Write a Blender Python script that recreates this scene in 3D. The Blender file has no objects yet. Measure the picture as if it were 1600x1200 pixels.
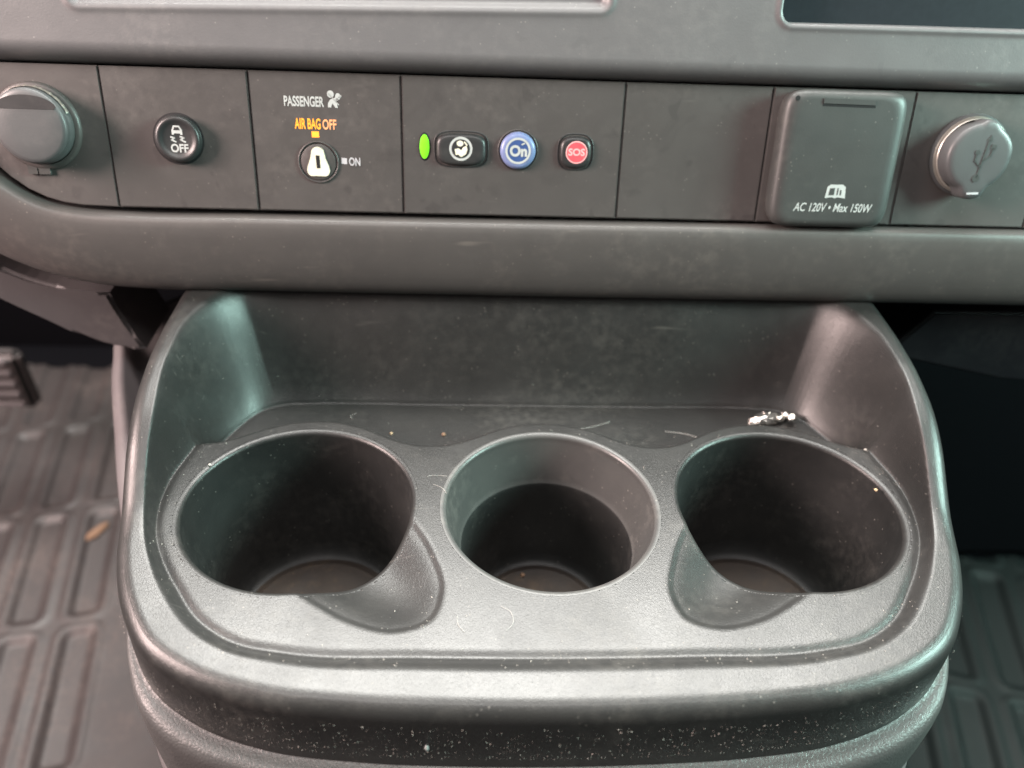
import bpy, bmesh, math, random
import numpy as np
from mathutils import Vector, Matrix
random.seed(7); rng = np.random.default_rng(11)
S = 0.01                                   # every length below is in centimetres
SC = bpy.context.scene
COL = SC.collection

# ------------------------------------------------------------------ camera
cam_d = bpy.data.cameras.new('camera'); cam = bpy.data.objects.new('camera', cam_d); COL.objects.link(cam)
SC.camera = cam
_X = np.array([24900, 317, 1200.]); _X /= np.linalg.norm(_X)
_D = np.array([-72, 2950, 1200.]); _D -= _X * (_D @ _X); _D /= np.linalg.norm(_D)
_F = np.cross(_D, _X); _F = _F if _F[2] > 0 else -_F
_t = math.radians(16)
_Z = math.cos(_t) * -_D - math.sin(_t) * _F
_Y = math.sin(_t) * -_D + math.cos(_t) * _F
M3 = np.array([_X, _Y, _Z])                # world axes seen from the camera (x right, y down, z forward)
cr, cd, cf = M3[:, 0], M3[:, 1], M3[:, 2]
cam.matrix_world = Matrix(((cr[0], -cd[0], -cf[0], -2.8275 * S), (cr[1], -cd[1], -cf[1], -19.273 * S),
                           (cr[2], -cd[2], -cf[2], 21.0 * S), (0, 0, 0, 1)))
cam_d.sensor_width = 36; cam_d.lens = 27; cam_d.clip_start = 0.005; cam_d.clip_end = 50
cam_d.dof.use_dof = True; cam_d.dof.focus_distance = 0.27; cam_d.dof.aperture_fstop = 6.5

# ------------------------------------------------------------------ world, lights, exposure
w = bpy.data.worlds.new('World'); SC.world = w; w.use_nodes = True
bg = w.node_tree.nodes['Background']; bg.inputs[0].default_value = (.92, .84, .84, 1); bg.inputs[1].default_value = .11
def area(name, loc, target, sx, sy, power, color):
    l = bpy.data.lights.new(name, 'AREA'); l.shape = 'RECTANGLE'; l.size = sx; l.size_y = sy
    l.energy = power; l.color = color
    o = bpy.data.objects.new(name, l); COL.objects.link(o); o.location = loc
    o.rotation_euler = (Vector(target) - Vector(loc)).to_track_quat('-Z', 'Y').to_euler()
    return o
area('windscreen_light', (0.0, .60, 1.08), (0, -.04, 0), 1.4, .85, 124, (1.0, .985, .94))
area('driver_window_light', (-.84, -.16, .42), (0, .03, .02), .30, .30, 22, (1.0, .77, .72))
area('passenger_window_light', (.84, -.14, .42), (0, .03, .02), .28, .28, 17, (.64, 1.0, .90))
area('cabin_fill', (-.05, -.42, 1.05), (0, .08, .03), 1.1, .35, 9.5, (1.0, .95, .93))  # added fill above and behind the camera for dash and lip, no actual lamp
vs = SC.view_settings; vs.view_transform = 'Standard'; vs.look = 'None'; vs.exposure = 0; vs.gamma = 1
SC.render.engine = 'CYCLES'

# ------------------------------------------------------------------ materials
def nt_mat(name):
    m = bpy.data.materials.new(name); m.use_nodes = True
    nt = m.node_tree; return m, nt, nt.nodes['Principled BSDF']
def plastic(name, col, rough=.5, grain=900, gbump=.00006, dust=.12, dustcol=(.30, .28, .25), speck=.0, wrinkle=0, spec=.5, mott=6.0, wear=0.0, smudge=0.0):
    m, nt, b = nt_mat(name); N, L = nt.nodes.new, nt.links.new
    tc = N('ShaderNodeTexCoord'); co = tc.outputs['Object']
    def noise(sc, det=3, ro=.5, dist=0):
        n = N('ShaderNodeTexNoise'); n.inputs['Scale'].default_value = sc; n.inputs['Detail'].default_value = det
        n.inputs['Roughness'].default_value = ro; n.inputs['Distortion'].default_value = dist; L(co, n.inputs['Vector']); return n.outputs['Fac']
    def ramp(fac, a, bb, lo=0, hi=1):
        r = N('ShaderNodeMapRange'); r.inputs[1].default_value = a; r.inputs[2].default_value = bb
        r.inputs[3].default_value = lo; r.inputs[4].default_value = hi; L(fac, r.inputs[0]); return r.outputs[0]
    def mul(a, bb):
        r = N('ShaderNodeMath'); r.operation = 'MULTIPLY'; L(a, r.inputs[0])
        if isinstance(bb, float): r.inputs[1].default_value = bb
        else: L(bb, r.inputs[1])
        return r.outputs[0]
    def mx(a, bb):
        r = N('ShaderNodeMath'); r.operation = 'MAXIMUM'; L(a, r.inputs[0]); L(bb, r.inputs[1]); return r.outputs[0]
    big = ramp(noise(mott * 4, 5, .62, .6), .42, .72)
    fine = ramp(noise(260, 3, .6), .35, .75)
    d = mul(mul(big, fine), float(dust) * 2.0)
    base = ramp(noise(70, 4, .6), .3, .7, 0.0, float(dust) * .35)
    fac = mx(d, base)
    if speck:
        v = N('ShaderNodeTexVoronoi'); v.inputs['Scale'].default_value = 420; L(co, v.inputs['Vector'])
        sp = ramp(v.outputs['Distance'], .16, .08)
        gate = ramp(noise(120, 2), .52, .60)
        fac = mx(fac, mul(mul(sp, gate), float(speck)))
    if wear:
        # long, thin scuffs
        mp = N('ShaderNodeMapping'); mp.inputs['Scale'].default_value = (14, 260, 60); mp.inputs['Rotation'].default_value = (.2, .3, .7); L(co, mp.inputs['Vector'])
        n = N('ShaderNodeTexNoise'); n.inputs['Scale'].default_value = 2.2; n.inputs['Detail'].default_value = 2; L(mp.outputs[0], n.inputs['Vector'])
        fac = mx(fac, mul(ramp(n.outputs['Fac'], .70, .78), float(wear)))
    mix = N('ShaderNodeMix'); mix.data_type = 'RGBA'; L(fac, mix.inputs[0])
    mix.inputs[6].default_value = (*col, 1); mix.inputs[7].default_value = (*dustcol, 1)
    cout = mix.outputs[2]
    if smudge:
        m2 = N('ShaderNodeMix'); m2.data_type = 'RGBA'; m2.blend_type = 'MULTIPLY'
        sm = mul(mx(ramp(noise(110, 2, .4, .5), .66, .72), ramp(noise(38, 5, .65, .8), .55, .72)), float(smudge)); L(sm, m2.inputs[0])
        L(cout, m2.inputs[6]); m2.inputs[7].default_value = (.45, .45, .47, 1); cout = m2.outputs[2]
    L(cout, b.inputs['Base Color'])
    r0 = ramp(noise(mott * 7, 4, .6, .3), .3, .7, rough - .05, rough + .07)
    add = N('ShaderNodeMath'); add.operation = 'ADD'; L(r0, add.inputs[0]); L(mul(fac, .35), add.inputs[1]); L(add.outputs[0], b.inputs['Roughness'])
    b.inputs['Specular IOR Level'].default_value = spec
    # moulded grain
    gn = noise(grain, 2.5, .55, .4)
    hgt = gn
    if wrinkle:
        v = N('ShaderNodeTexVoronoi'); v.feature = 'DISTANCE_TO_EDGE'; v.inputs['Scale'].default_value = wrinkle
        dn = N('ShaderNodeTexNoise'); dn.inputs['Scale'].default_value = wrinkle * .8; L(co, dn.inputs['Vector'])
        am = N('ShaderNodeVectorMath'); am.operation = 'MULTIPLY_ADD'; L(dn.outputs['Color'], am.inputs[0]); am.inputs[1].default_value = (.0022, .0022, .0022); L(co, am.inputs[2])
        L(am.outputs[0], v.inputs['Vector'])
        e = ramp(v.outputs['Distance'], 0, .22)
        ad = N('ShaderNodeMath'); ad.operation = 'MULTIPLY_ADD'; L(gn, ad.inputs[0]); ad.inputs[1].default_value = .6; L(e, ad.inputs[2]); hgt = ad.outputs[0]
    bp = N('ShaderNodeBump'); bp.inputs['Strength'].default_value = 1; bp.inputs['Distance'].default_value = gbump
    L(hgt, bp.inputs['Height']); L(bp.outputs[0], b.inputs['Normal'])
    return m
def simple(name, col, rough=.5, metal=0, emit=0, spec=.5, bump=0):
    m, nt, b = nt_mat(name)
    n = nt.nodes.new('ShaderNodeTexNoise'); n.inputs['Scale'].default_value = 400; n.inputs['Detail'].default_value = 3
    tc = nt.nodes.new('ShaderNodeTexCoord'); nt.links.new(tc.outputs['Object'], n.inputs['Vector'])
    mix = nt.nodes.new('ShaderNodeMix'); mix.data_type = 'RGBA'; nt.links.new(n.outputs['Fac'], mix.inputs[0])
    mix.inputs[6].default_value = (*[c * .82 for c in col], 1); mix.inputs[7].default_value = (*[min(1, c * 1.15) for c in col], 1)
    nt.links.new(mix.outputs[2], b.inputs['Base Color'])
    b.inputs['Roughness'].default_value = rough; b.inputs['Metallic'].default_value = metal; b.inputs['Specular IOR Level'].default_value = spec
    if emit:
        b.inputs['Emission Color'].default_value = (*col, 1); b.inputs['Emission Strength'].default_value = emit
    if bump:
        bp = nt.nodes.new('ShaderNodeBump'); bp.inputs['Distance'].default_value = bump; nt.links.new(n.outputs['Fac'], bp.inputs['Height']); nt.links.new(bp.outputs[0], b.inputs['Normal'])
    return m
MT = dict(
    tray=plastic('tray_plastic', (.015, .015, .0147), .37, 1000, .000020, .05, speck=.25, wear=.10, wrinkle=1000, mott=4),
    flange=plastic('flange_plastic', (.060, .059, .058), .42, 900, .00006, .06, speck=.3, wrinkle=700),
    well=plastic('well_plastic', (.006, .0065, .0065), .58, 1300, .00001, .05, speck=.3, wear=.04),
    collar=plastic('lit_collar_plastic', (.050, .050, .049), .36, 1200, .000012, .12, speck=.4, wear=.10),  # paler than the tray plastic: light caught by the collar put into the colour
    wellfloor=plastic('dirty_well_floor', (.012, .008, .006), .75, 600, .00006, .25, (.16, .11, .07), speck=.5),
    dash=plastic('dash_plastic', (.12, .117, .12), .42, 1300, .00004, .13, (.27, .25, .24), speck=.5, wear=.22, smudge=.12),
    lip=plastic('lip_plastic', (.066, .061, .059), .40, 1400, .00003, .12, (.24, .205, .18), speck=.45, wear=.22),
    plate=plastic('plate_plastic', (.062, .057, .055), .42, 1500, .00003, .12, (.21, .185, .17), speck=.4, wear=.12, smudge=.30),
    button=plastic('button_plastic', (.024, .025, .026), .36, 1500, .00002, .06),
    lid=plastic('lid_plastic', (.040, .042, .041), .44, 1600, .00003, .08, speck=.3),
    cap=plastic('cap_plastic', (.075, .078, .080), .38, 1600, .00003, .06),
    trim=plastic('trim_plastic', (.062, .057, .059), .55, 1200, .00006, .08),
    dark=plastic('dark_plastic', (.012, .012, .013), .6, 900, .00003, .04),
    cover=plastic('engine_cover_plastic', (.10, .092, .095), .6, 900, .00008, .12),
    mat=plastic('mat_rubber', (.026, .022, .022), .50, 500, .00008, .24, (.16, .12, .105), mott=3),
    matshade=plastic('shaded_mat_rubber', (.006, .008, .008), .60, 500, .00006, .03, (.04, .04, .04), spec=.18, mott=3),  # darker copy of the mat rubber: right footwell shade put into the colour
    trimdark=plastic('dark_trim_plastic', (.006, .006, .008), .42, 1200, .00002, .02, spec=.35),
    screen=simple('screen_glass', (.020, .025, .030), .25),
    gap=simple('gap_black', (.004, .004, .005), .8),
    carpet=simple('carpet_black', (.005, .005, .006), 1.0, spec=0),
    white=simple('legend_white', (.42, .44, .43), .6),
    grey=simple('legend_grey', (.45, .45, .47), .6),
    orange=simple('legend_orange', (1.0, .34, .03), .5, emit=.75),
    orange2=simple('legend_orange_dim', (.85, .36, .16), .5, emit=.35),
    green=simple('led_green', (.18, .75, .02), .3, emit=.42),
    cream=simple('key_cream', (.72, .70, .55), .5),
    blue=simple('button_blue', (.17, .22, .40), .36),
    blue2=simple('button_blue_dark', (.04, .08, .22), .4),
    red=simple('button_red', (.62, .08, .10), .45, emit=.12),
    pink=simple('legend_pink', (.85, .42, .42), .5),
    silver=simple('worn_silver', (.60, .56, .50), .35, .8),
    foil=simple('foil_silver', (.92, .88, .82), .24, 1.0, bump=.0003),
    wood=simple('wood_chip', (.17, .10, .06), .8),
    crumb=simple('crumb_tan', (.42, .30, .18), .7),
    pale=simple('dust_pale', (.40, .37, .33), .8),
    lint=simple('lint_pale', (.34, .33, .31), .8),
)

# ------------------------------------------------------------------ helpers
def origin(o):
    v = np.zeros(3)
    while o is not None: v += np.array(o.location); o = o.parent
    return v
def thing(name, label, cat, base=(0, 0, 0), group=None):
    o = bpy.data.objects.new(name, None); COL.objects.link(o); o.empty_display_size = .01
    o.location = [c * S for c in base]; o['label'] = label; o['category'] = cat
    if group: o['group'] = group
    return o
def tag(o, label=None, cat=None, group=None, kind=None):
    for k, v in (('label', label), ('category', cat), ('group', group), ('kind', kind)):
        if v: o[k] = v
    return o
def link_mesh(name, V, F, mat, parent=None, smooth=True, base=None):
    """V in cm (world); F list of faces"""
    V = np.asarray(V, float) * S
    if base is None and parent is None:
        base = np.array([V[:, 0].mean(), V[:, 1].mean(), V[:, 2].min()])
    off = origin(parent) if parent is not None else np.asarray(base)
    me = bpy.data.meshes.new(name)
    V = V - off
    if isinstance(F, np.ndarray):
        n, k = F.shape
        me.vertices.add(len(V)); me.vertices.foreach_set('co', V.astype(np.float32).ravel())
        me.loops.add(n * k); me.loops.foreach_set('vertex_index', F.astype(np.int32).ravel())
        me.polygons.add(n); me.polygons.foreach_set('loop_start', np.arange(0, n * k, k, dtype=np.int32))
        me.update(calc_edges=True)
    else:
        me.from_pydata([tuple(v) for v in V], [], [tuple(int(i) for i in f) for f in F]); me.update()
    me.polygons.foreach_set('use_smooth', np.full(len(me.polygons), smooth)); me.update()
    me.materials.append(mat)
    o = bpy.data.objects.new(name, me); COL.objects.link(o)
    if parent is not None: o.parent = parent
    else: o.location = off
    return o
def grid_faces(nu, nv, wrap=False, start=0):
    """rows nu (i), columns nv (j); wrap closes i"""
    iu = np.arange(nu if wrap else nu - 1)[:, None]; jv = np.arange(nv - 1)[None, :]
    a = iu * nv + jv; b = ((iu + 1) % nu) * nv + jv
    return (np.stack([a, b, b + 1, a + 1], -1).reshape(-1, 4) + start)
def spline(P, n, closed=False):
    P = np.asarray(P, float); m = len(P); out = []
    segs = m if closed else m - 1
    g = (lambda i: P[i % m]) if closed else (lambda i: P[i] if 0 <= i < m else (2 * P[0] - P[1] if i < 0 else 2 * P[-1] - P[-2]))
    for i in range(segs):
        p0, p1, p2, p3 = g(i - 1), g(i), g(i + 1), g(i + 2)
        # centripetal-ish tangents
        d1 = np.linalg.norm(p2 - p1) + 1e-9; d0 = np.linalg.norm(p1 - p0) + 1e-9; d2 = np.linalg.norm(p3 - p2) + 1e-9
        m1 = d1 * ((p2 - p1) / d1 * d0 + (p1 - p0) / d0 * d1) / (d0 + d1)
        m2 = d1 * ((p3 - p2) / d2 * d1 + (p2 - p1) / d1 * d2) / (d1 + d2)
        for k in range(24):
            t = k / 24; out.append((2*t**3-3*t**2+1)*p1 + (t**3-2*t**2+t)*m1 + (-2*t**3+3*t**2)*p2 + (t**3-t**2)*m2)
    if not closed: out.append(P[-1])
    out = np.array(out)
    if closed: out = np.vstack([out, out[:1]])
    L = np.r_[0, np.cumsum(np.linalg.norm(np.diff(out, axis=0), axis=1))]
    q = np.linspace(0, L[-1], n + 1 if closed else n)
    r = np.stack([np.interp(q, L, out[:, k]) for k in range(P.shape[1])], 1)
    return r[:-1] if closed else r
def ss(x): x = np.clip(x, 0, 1); return x * x * (3 - 2 * x)
def sdf_poly(X, Y, P):
    """signed distance, positive inside the closed polygon P"""
    sh = X.shape; X = X.ravel(); Y = Y.ravel(); best = np.full(X.shape, 1e9); ins = np.zeros(X.shape, bool)
    Q = np.roll(P, -1, 0)
    for (ax, ay), (bx, by) in zip(P, Q):
        ex, ey = bx - ax, by - ay; dx = X - ax; dy = Y - ay
        t = np.clip((dx * ex + dy * ey) / (ex * ex + ey * ey + 1e-12), 0, 1)
        d = (dx - ex * t) ** 2 + (dy - ey * t) ** 2
        np.minimum(best, d, out=best)
        c = ((ay > Y) != (by > Y))
        if ey != 0: ins ^= c & (X < ex * dy / ey + ax)
    d = np.sqrt(best); d[~ins] *= -1
    return d.reshape(sh)

# ------------------------------------------------------------------ the setting
def box_mesh(name, x0, x1, y0, y1, z0, z1, mat, parent=None, bevel=0, seg=3):
    bm = bmesh.new(); bmesh.ops.create_cube(bm, size=1)
    for v in bm.verts:
        v.co = Vector(((x0 + x1) / 2 + v.co.x * (x1 - x0), (y0 + y1) / 2 + v.co.y * (y1 - y0), (z0 + z1) / 2 + v.co.z * (z1 - z0)))
    if bevel: bmesh.ops.bevel(bm, geom=list(bm.edges), offset=bevel, segments=seg, affect='EDGES')
    bm.verts.index_update()
    V = [tuple(v.co) for v in bm.verts]; F = [[v.index for v in f.verts] for f in bm.faces]; bm.free()
    return link_mesh(name, V, F, mat, parent, smooth=False)
fl = box_mesh('floor', -110, 110, -60, 75, -38, -36.2, MT['carpet']); tag(fl, kind='structure')
fw = box_mesh('footwell_wall', -110, 110, 60, 62, -36, 30, MT['carpet']); tag(fw, kind='structure')

# rubber mats: a moulded sheet with rounded pockets
def rubber_mat(name, label, O, a, x0, x1, y0, y1, mirror, zoff=-35.0, cells=(), mat='mat'):
    a = np.array(a, float); a /= np.linalg.norm(a); b = np.array([-a[1], a[0]]) if not mirror else np.array([-a[1], a[0]])
    xs = np.arange(x0, x1, .22); ys = np.arange(y0, y1, .22)
    X, Y = np.meshgrid(xs, ys, indexing='ij'); dx = X - O[0]; dy = Y - O[1]
    A = dx * a[0] + dy * a[1]; B = dx * b[0] + dy * b[1]
    Z = np.zeros_like(X)
    for (ca, cb, ha, hb) in cells:
        qx = np.abs(A - ca) - (ha - .7); qy = np.abs(B - cb) - (hb - .7)
        d = np.hypot(np.maximum(qx, 0), np.maximum(qy, 0)) + np.minimum(np.maximum(qx, qy), 0) - .7
        Z -= .32 * ss(-d / .5) - .16 * np.exp(-((d - .35) / .28) ** 2)
    Z += .35 * np.sin(X * .11 + 1) * np.sin(Y * .09) + .12 * np.sin(X * .31 + Y * .23)
    V = np.stack([X, Y, Z + zoff], -1).reshape(-1, 3)
    o = link_mesh(name, V, grid_faces(len(xs), len(ys)), MT[mat])
    sm = o.modifiers.new('thick', 'SOLIDIFY'); sm.thickness = .006; sm.offset = -1
    return tag(o, label, 'floor mat')
lc = [(5.9 + 13.2 * r, 1.25 + 4.55 * c, 5.9, 1.28) for r in (-2, -1, 0, 1, 2) for c in range(-9, 3) if not (r >= 1 and c > 1) and not (r == 0 and c > 1)]
rubber_mat('rubber_mat', 'grey-brown ribbed rubber floor mat left of the console, with a wood chip on it', (-43.4, 30.6), (2.5, -11.6), -90, -22, -5, 55, False, cells=lc)
rc = [(5.9 + 13.2 * r, -1.25 - 4.55 * c, 5.9, 1.28) for r in (-1, 0, 1, 2) for c in range(-4, 9)]
rubber_mat('rubber_mat', 'dark ribbed rubber floor mat in the shade right of the console', (45.9, 24.2), (-3.2, -12.0), 22, 90, -5, 26.6, True, cells=rc, mat='matshade')
sl = box_mesh('footwell_slope', 18, 110, 26.8, 59.9, -36.1, -4, MT['carpet'], bevel=1.5); tag(sl, kind='structure')

# ------------------------------------------------------------------ engine cover below the console
ecv = [(0, -9.3), (6, -9.3), (10, -8.6), (12.8, -6.6), (14.2, -4), (15.2, 0), (15.6, 6), (15.6, 12), (14, 14.5), (0, 14.8)]
left = [(-6, -9.3), (-10.3, -8.6), (-13.0, -6.8), (-14.7, -4), (-16.3, 0), (-18.2, 4), (-19.7, 8), (-20.9, 12), (-21.1, 13.6), (-20.2, 14.6)]
out = spline(np.array(ecv + left[::-1]), 260, True)
def ec_top(y): return np.interp(y, [-9, -4, 0, 4, 8, 12, 20, 50], [-6.0, -5.2, -4.6, -4.0, -3.1, -1.9, 1.0, 1.0])
cen = np.array([-1.5, 3]); rings = []
for off, dz in ((-6, -12), (-1.3, -12), (-1.1, -.05), (-.5, -.18), (-.15, -.5), (0, -1.0), (.2, -6), (1.0, -20), (1.5, -31)):
    dirv = out - cen; L = np.linalg.norm(dirv, axis=1, keepdims=True); p = out + dirv / L * off
    z = ec_top(out[:, 1]) + dz
    rings.append(np.c_[p, np.maximum(z, -36.0)])
V = np.stack(rings, 1).reshape(-1, 3)
o = link_mesh('engine_cover', V, grid_faces(len(out), len(rings), wrap=True), MT['cover'])
tag(o, 'plain grey plastic engine cover showing beside and beneath the cup holder console', 'engine cover')

# ------------------------------------------------------------------ cup holder console
x0c = -0.2
def sym(h): 
    h = np.array(h, float); r = h.copy(); l = h[::-1].copy(); l[:, 0] *= -1
    p = np.vstack([r, l[1:] if l[0, 0] == r[-1, 0] == 0 else l]); 
    keep = [0]
    for i in range(1, len(p)):
        if np.linalg.norm(p[i] - p[keep[-1]]) > 1e-6: keep.append(i)
    p = p[keep]
    if np.linalg.norm(p[0] - p[-1]) < 1e-6: p = p[:-1]
    p[:, 0] += x0c; return p
OUT = spline(sym([(0, -8.02), (3, -7.97), (6, -7.82), (8.9, -7.45), (11.1, -6.72), (12.6, -5.75), (13.7, -4.3), (14.5, -2.5), (14.92, -.5), (15.2, 2), (15.3, 5), (15.25, 8), (15.15, 10), (14.8, 11.4), (13.5, 12.2), (11, 12.4), (5, 12.4), (0, 12.4)]), 420, True)
INN = spline(sym([(0, -6.02), (4, -5.97), (8.3, -5.8), (9.9, -5.45), (11.2, -4.65), (12.2, -3.5), (13.0, -2.4), (13.6, -1.3), (13.95, 0), (14.0, 1.5), (13.7, 3), (13.2, 5), (12.7, 6.1), (12.1, 7.0), (11.2, 7.48), (10.0, 7.6), (5, 7.62), (0, 7.62)]), 420, True)
MID = spline(sym([(0, -7.42), (4, -7.35), (8.5, -6.98), (10.6, -6.3), (12.05, -5.3), (13.1, -4.0), (13.85, -2.3), (14.25, -.4), (14.45, 2), (14.5, 5), (14.3, 7.6), (13.7, 9.0), (12.9, 9.9), (11.6, 10.2), (5, 10.25), (0, 10.25)]), 420, True)
CUPS = [(-9.2, .27, 4.10, 3.86, 'scoop'), (0.02, .27, 3.84, 3.80, 'cone'), (9.02, .34, 4.12, 3.88, 'scoop')]
_scL = np.array([(-5.3, .2), (-4.1, -1.89), (-3.66, -3.5), (-4.05, -4.75), (-5.16, -5.2), (-6.79, -4.83), (-7.9, -4.2), (-8.9, -3.5)])
_scR = np.array([(5.15, .0), (4.05, -2.1), (3.66, -3.7), (4.0, -4.7), (4.97, -5.1), (6.48, -4.87), (8.03, -4.05), (9.0, -3.4)])
_aL, _aR = spline(_scL, 110), spline(_scR, 110); SCO = [np.vstack([_aL, [[-9.2, .3]]]), np.vstack([_aR, [[9.02, .3]]])]; SCA = {id(SCO[0]): _aL, id(SCO[1]): _aR}
_yy = np.linspace(-12, 14, 521)
_zz = np.interp(_yy, [-9, -5, -3, -1.6, -.6, .4, 1.4, 2.4, 3.4, 5, 7, 9, 12], [.22, .25, .36, .53, .82, 1.35, 2.0, 2.5, 2.85, 3.2, 3.42, 3.5, 3.5])
_k = np.hanning(31); _k /= _k.sum(); _zz = np.convolve(np.pad(_zz, 15, 'edge'), _k, 'valid')
def zrim(y): return np.interp(y, _yy, _zz)
RR = .62
def cup_d(x, y, c):
    dx, dy = x - c[0], y - c[1]; r = np.hypot(dx, dy) + 1e-9; k = np.hypot(dx / c[2], dy / c[3])
    return r * (1 - 1 / np.maximum(k, 1e-6))
def smin(a, b, k):
    h = np.clip(.5 + .5 * (b - a) / k, 0, 1); return b * (1 - h) + a * h - k * h * (1 - h)
def Hfun(x, y, s=None):
    so = sdf_poly(x, y, OUT) if s is None else s
    si = -sdf_poly(x, y, INN)                                   # positive between the outlines
    rid = y - 3.5
    for c in CUPS: rid = smin(rid, np.hypot(x - c[0], y - c[1]) - 4.62, .9)
    zf = -1.35 * ss((rid + .15) / 1.0)
    sc = np.zeros_like(x)
    for P in SCO:
        m = (x > P[:, 0].min()) & (x < P[:, 0].max()) & (y > P[:, 1].min()) & (y < P[:, 1].max())
        if m.any():
            xm, ym = x[m], y[m]; ins = sdf_poly(xm, ym, P) > 0; I = np.zeros_like(xm)
            arc_ = SCA[id(P)]; ds = np.linalg.norm(np.diff(arc_, axis=0), axis=1).mean()
            for ax, ay in arc_: I += ds / (((xm - ax) ** 2 + (ym - ay) ** 2) ** 2 + 1e-5)
            d = np.where(ins, (I / 1.571) ** (-1 / 3), 0)
            sc[m] =   .08 * ss(d / .3) + .66 * ss(d / 2.0)
    zf = zf - sc
    zr = zrim(y)
    sm = np.maximum(sdf_poly(x, y, MID), 0); q = np.clip(sm / (sm + np.maximum(si, 0) + 1e-6), 0, 1)
    q = np.where(si <= 0, 1, q)
    kq = .50 * ss((5.0 - y) / 5.5); q = np.clip((q - kq) / (1 - kq), 0, 1)
    cq = .14; prof = ss(q) * (1 - cq) + cq * (1 - np.sqrt(np.clip(1 - q ** 2, 0, 1)))       # rolls over the rim, lands in a tight groove
    z = zr * (1 - prof) + zf * prof
    z -= .08 * np.exp(-((si - .02) / .20) ** 2) * (1 - .7 * ss((y - 3) / 2))
    ro = np.clip(RR - so, 0, RR)
    z -= (RR - np.sqrt(np.maximum(RR * RR - ro * ro, 0))) 
    return z
FR = .20                                                         # cup rim fillet
console = thing('cup_holder_console', 'dark grey plastic console tray with three round cup holders, below the dashboard', 'cup holder', (x0c, 1.4, -6))
st = .036
xs = np.arange(x0c - 15.4, x0c + 15.41, st); ys = np.arange(-8.1, 12.5, st)
X, Y = np.meshgrid(xs, ys, indexing='ij')
so = sdf_poly(X, Y, OUT)
ok = so > .36
for c in CUPS: ok &= cup_d(X, Y, c) > FR + .04
# snap the border vertices on to the true contours
for c in CUPS:
    d = cup_d(X, Y, c) - (FR + .04); m = (np.abs(d) < st * .9)
    r = np.hypot(X - c[0], Y - c[1]); X[m] -= (d * (X - c[0]) / r)[m]; Y[m] -= (d * (Y - c[1]) / r)[m]; ok |= m & (so > .36)
Z = Hfun(X, Y)
F = grid_faces(len(xs), len(ys)); okf = ok.ravel()
F = F[okf[F].all(1)]
used = np.zeros(X.size, bool); used[F.ravel()] = True; remap = np.cumsum(used) - 1
V1 = np.stack([X, Y, Z], -1).reshape(-1, 3)[used]; F1 = remap[F]
# outer roll and side shell
nO = len(OUT); OUT2 = spline(OUT, 900, True)
tg = np.roll(OUT2, -1, 0) - np.roll(OUT2, 1, 0); tg /= np.linalg.norm(tg, axis=1, keepdims=True)
nin = np.c_[-tg[:, 1], tg[:, 0]]
if (np.sign(sdf_poly((OUT2 + nin * .3)[:1, 0], (OUT2 + nin * .3)[:1, 1], OUT)) < 0).any(): nin = -nin
cols = []
sl_ = [.50, .42, .36, .34, .325, .31, .23, .16, .10, .055, .025, .008, 0]
for s_ in sl_:
    p = OUT2 + nin * s_; z = Hfun(p[:, 0], p[:, 1], np.full(len(p), s_)) - (.010 if s_ > .37 else 0)
    cols.append(np.c_[p, z])
zs = cols[-1][:, 2]
def fo(y): return np.interp(y, [-9, -6.5, -5, -3, -.5, 3], [.85, .8, .5, .2, .05, 0])
for k, (t_, e_) in enumerate(((.15, .02), (.4, .05), (.7, .08), (1, .10))):
    zb = np.minimum(-2.62 + .42 * np.clip((OUT2[:, 1] + 7.9) / 2, 0, 1), zs - .4); cols.append(np.c_[OUT2 - nin * e_, zs * (1 - t_) + zb * t_])
V2 = np.stack(cols, 1).reshape(-1, 3); F2 = grid_faces(len(OUT2), len(cols), wrap=True, start=len(V1))
link_mesh('tray', np.vstack([V1, V2]), np.vstack([F1, F2[:, ::-1]]), MT['tray'], console)
# lower flange
cols = []; foy = fo(OUT2[:, 1])[:, None]
for k, (e_, z_) in enumerate(((.0, -2.12), (.09, -2.2), (.16, -2.24), (.35, -2.24), (.6, -2.27), (.8, -2.38), (.94, -2.75), (1.0, -3.3), (1.02, -4.2), (1.0, -6), (.9, -8))):
    off = .06 + foy * e_ * 1.0 if k > 1 else np.full_like(foy, [.0, .10][k])
    cols.append(np.c_[OUT2 - nin * off, z_ - .42 + .42 * np.clip((OUT2[:, 1] + 7.9) / 2, 0, 1)])
link_mesh('base_flange', np.stack(cols, 1).reshape(-1, 3), grid_faces(len(OUT2), len(cols), wrap=True)[:, ::-1], MT['flange'], console)
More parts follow.
